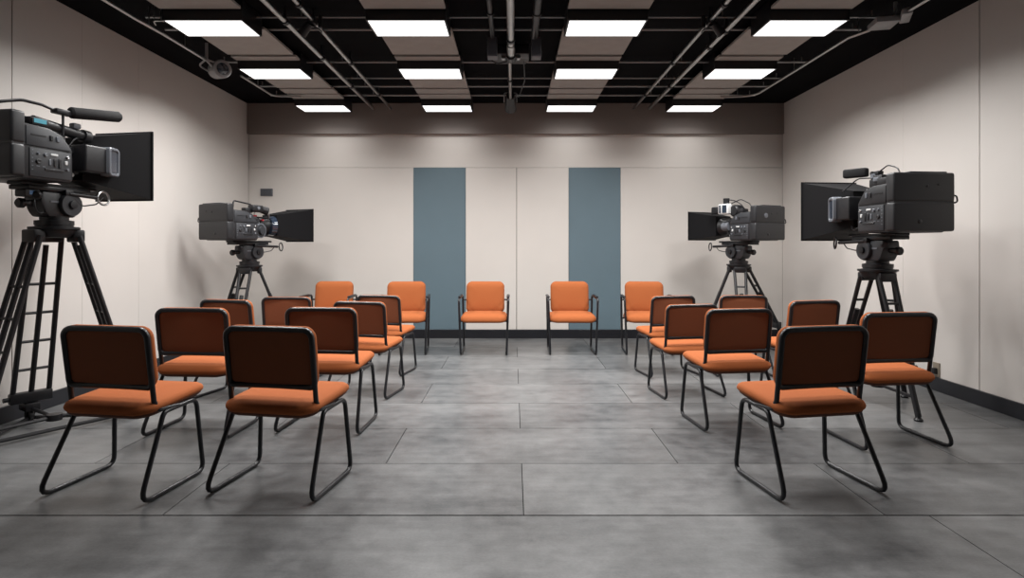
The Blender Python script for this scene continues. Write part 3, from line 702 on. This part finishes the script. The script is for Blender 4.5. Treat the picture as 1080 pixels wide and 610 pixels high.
    if kind == 1:
        m = MB(X); m.box((0.10, -0.19, 0.375), (0.12, 0.16, 0.06), 0.008); m.box((0.06, -0.13, 0.40), (0.1, 0.10, 0.05), 0.008); m.cyl((0.12, -0.10, 0.40), (0.12, -0.10, 0.47), 0.014, seg=10)
        m.box((0.10, -0.12, 0.455), (0.05, 0.10, 0.03), 0.006); hd = m.build('top_handle', M['black'], t)
        m = MB(X); m.box((0.16, -0.34, 0.375), (0.12, 0.12, 0.05), 0.008); m.box((0.15, -0.25, 0.392), (0.09, 0.10, 0.07), 0.01); dk = m.build('top_deck', M['cam'], t)
        m = MB(X); m.box((0.2, -0.25, 0.395), (0.016, 0.06, 0.03), 0.004); m.build('latch', M['bezel'], dk)
        m = MB(X); m.cyl((0.165, -0.15, 0.43), (0.145, -0.15, 0.43), 0.018, seg=12); m.build('knob', M['bezel'], hd)
        m = MB(X); m.cyl((0.165, -0.23, 0.37), (0.155, -0.23, 0.37), 0.02, seg=12); m.build('knob', M['bezel'], hd)
        m = MB(X @ Matrix.Translation((0.10, -0.02, 0.475)) ); m.box((0.06, 0.07, 0.0), (0.065, 0.19, 0.07), 0.015, 3, Matrix.Rotation(R(-32), 3, 'Z')); m.build('microphone', M['foam'], hd)
        m = MB(X); m.tube([(0.10, -0.14, 0.46), (0.11, -0.26, 0.50), (0.11, -0.36, 0.47), (0.12, -0.40, 0.425)], 0.005, 0.08); m.build('cable', M['black'], t)
        m = MB(X); m.tube([(0.12, -0.12, 0.42), (0.16, 0.02, 0.43), (0.20, 0.16, 0.34)], 0.005, 0.10); m.build('cable', M['black'], t)
        m = MB(X); m.tube([(0.15, -0.08, 0.09), (0.2, 0.02, 0.02), (0.16, 0.10, 0.06)], 0.006, 0.05); m.build('cable', M['black'], t)
    if kind == 2:
        m = MB(X); m.tube([(0.05, -0.27, 0.40), (0.05, -0.27, 0.47), (0.06, -0.05, 0.44), (0.06, 0.03, 0.40)], 0.009, 0.03); m.build('handle_bar', M['black'], t)
        m = MB(X); m.box((0.13, -0.02, 0.385), (0.10, 0.16, 0.085), 0.02, 3); m.cyl((0.13, 0.04, 0.385), (0.15, 0.13, 0.36), 0.042, 0.05, seg=18); m.box((0.10, -0.12, 0.36), (0.08, 0.10, 0.06), 0.01); vf = m.build('viewfinder', M['black'], t)
        m = MB(X); m.lathe((0.182, -0.02, 0.39), (1, 0, 0), [(0, 0.02), (0.006, 0.018), (0.008, 0.0)], 14); m.build('finder_knob', M['bezel'], vf)
        m = MB(X); m.box((0.223, -0.225, 0.275), (0.006, 0.07, 0.05), 0.002, 1); m.build('display', M['bezel'], bd)
        m = MB(X); m.lathe((0.13, -0.0, 0.12), (1, 0.15, 0), [(0, 0.06), (0, 0.085), (0.05, 0.085), (0.06, 0.075), (0.06, 0.05), (0.09, 0.048), (0.092, 0.0)], 24); m.build('drive_motor', M['camlight'], ln)
        m = MB(X); m.lathe((0.13, -0.0, 0.12), (1, 0.15, 0), [(0.052, 0.086), (0.052, 0.09), (0.058, 0.09), (0.058, 0.076)], 24); m.build('motor_ring', M['bezel'], ln)
        m = MB(X); m.box((0.11, -0.02, 0.30), (0.03, 0.05, 0.02), 0.004); m.cyl((0.10, 0.09, 0.25), (0.13, 0.09, 0.25), 0.012, seg=10); m.build('red_marker', M['red'], ln)
        m = MB(X); m.tube([(0.12, 0.10, 0.37), (0.13, 0.17, 0.33), (0.10, 0.20, 0.28)], 0.012, 0.04); m.build('finder_arm', M['steel'], vf)
        m = MB(X); m.lathe((0.05, 0.235, zl), (0.25, 1, 0), [(0, 0.095), (0.0, 0.115), (0.06, 0.125), (0.07, 0.118), (0.06, 0.09), (0.07, 0.05), (0.075, 0.0)], 28); m.build('front_element', M['glass'], ln)
    if kind == 3:
        m = MB(X); m.box((0.10, -0.14, 0.37), (0.10, 0.14, 0.06), 0.01); m.lathe((0.04, -0.06, 0.38), (1, 0, 0), [(0, 0.03), (0, 0.075), (0.1, 0.075), (0.12, 0.06), (0.12, 0.02)], 22); m.build('top_handle', M['black'], t)
        m = MB(X); m.box((0.17, 0.06, 0.405), (0.09, 0.17, 0.135), 0.018, 3); vf = m.build('viewfinder', M['whitep'], t); vf['label'] = 'pale framed viewfinder'
        m = MB(X); m.box((0.2155, 0.03, 0.405), (0.004, 0.075, 0.10), 0.002, 1); m.box((0.2155, 0.105, 0.405), (0.004, 0.03, 0.10), 0.001, 1); m.build('finder_screen', M['glass'], vf)
        m = MB(X); m.box((0.17, 0.21, 0.395), (0.075, 0.13, 0.095), 0.02, 3); m.build('eye_cup', M['black'], vf)
        m = MB(X); m.cyl((0.14, 0.07, 0.47), (0.14, 0.07, 0.545), 0.036, 0.04, seg=18); m.build('microphone', M['foam'], vf)
        m = MB(X); m.tube([(0.14, 0.06, 0.53), (0.14, -0.06, 0.51), (0.13, -0.16, 0.46), (0.10, -0.2, 0.39)], 0.006, 0.08); m.build('cable', M['black'], t)
        m = MB(X); m.tube([(0.15, -0.02, 0.47), (0.13, -0.16, 0.52), (0.10, -0.27, 0.46), (0.10, -0.30, 0.42)], 0.006, 0.08); m.build('cable', M['black'], t)
        m = MB(X); m.lathe((0.13, 0.02, zl), (0.05, 1, 0), [(0, 0.02), (0, 0.055), (0.1, 0.055), (0.1, 0.02)], 18); m.build('lens_barrel', M['bezel'], ln)
        m = MB(X); m.lathe((0.08, -0.5, 0.30), (0, -1, 0), [(0, 0.03), (0.004, 0.03), (0.006, 0.022), (0.004, 0.0)], 18); m.build('rear_port', M['bezel'], hs)
    return t

PL = 0.3145   # head height above the crown
def rig(o, top, hd, v, kind, feet, s, camlab, trilab, dolly=False, rungs=2, zs=1.0):
    make_tripod(o, top, R(hd), feet, trilab, v, dolly, rungs, s)
    make_camera(o, top + PL * s, R(hd), v, kind, camlab, s, zs)
rig((-3.09, 3.91), 1.365, -10, 1, 0, [(-3.44, 4.13), (-2.80, 4.27), (-3.28, 3.52)], 0.95,
    'large black studio camera at the left edge with a long foam microphone and control panel', 'black tripod with ladder rungs and a wheeled base by the left wall', True, 4)
rig((2.885, 4.59), 1.055, 5, -1, 1, [(2.90, 4.15), (2.78, 5.0), (3.24, 4.80)], 0.94,
    'large black studio camera at the right with a short square microphone, before the right wall', 'black tripod under the large right camera, behind the far right chair', False, 2, 1.08)
rig((-2.955, 6.51), 1.025, -26, 1, 2, [(-2.95, 6.08), (-3.42, 6.62), (-2.53, 6.70)], 0.92,
    'black studio camera in the back left corner with a glass lens and wire handle', 'black tripod in the back left corner behind the orange chairs', False, 1)
rig((2.606, 6.70), 1.03, 25, -1, 3, [(2.50, 6.25), (2.17, 6.85), (3.25, 6.80)], 0.90,
    'black studio camera in the back right corner with a white-framed viewfinder', 'black tripod in the back right corner behind the orange chairs', False, 1)

# ------------------------------------------------------------------ world and view
w = bpy.data.worlds.new('world'); scn.world = w; w.use_nodes = True
w.node_tree.nodes['Background'].inputs['Color'].default_value = (0.05, 0.05, 0.05, 1)
w.node_tree.nodes['Background'].inputs['Strength'].default_value = 0.0
vs = scn.view_settings
vs.view_transform = 'Standard'; vs.look = 'None'; vs.exposure = 0.0; vs.gamma = 1.0; vs.use_curve_mapping = False
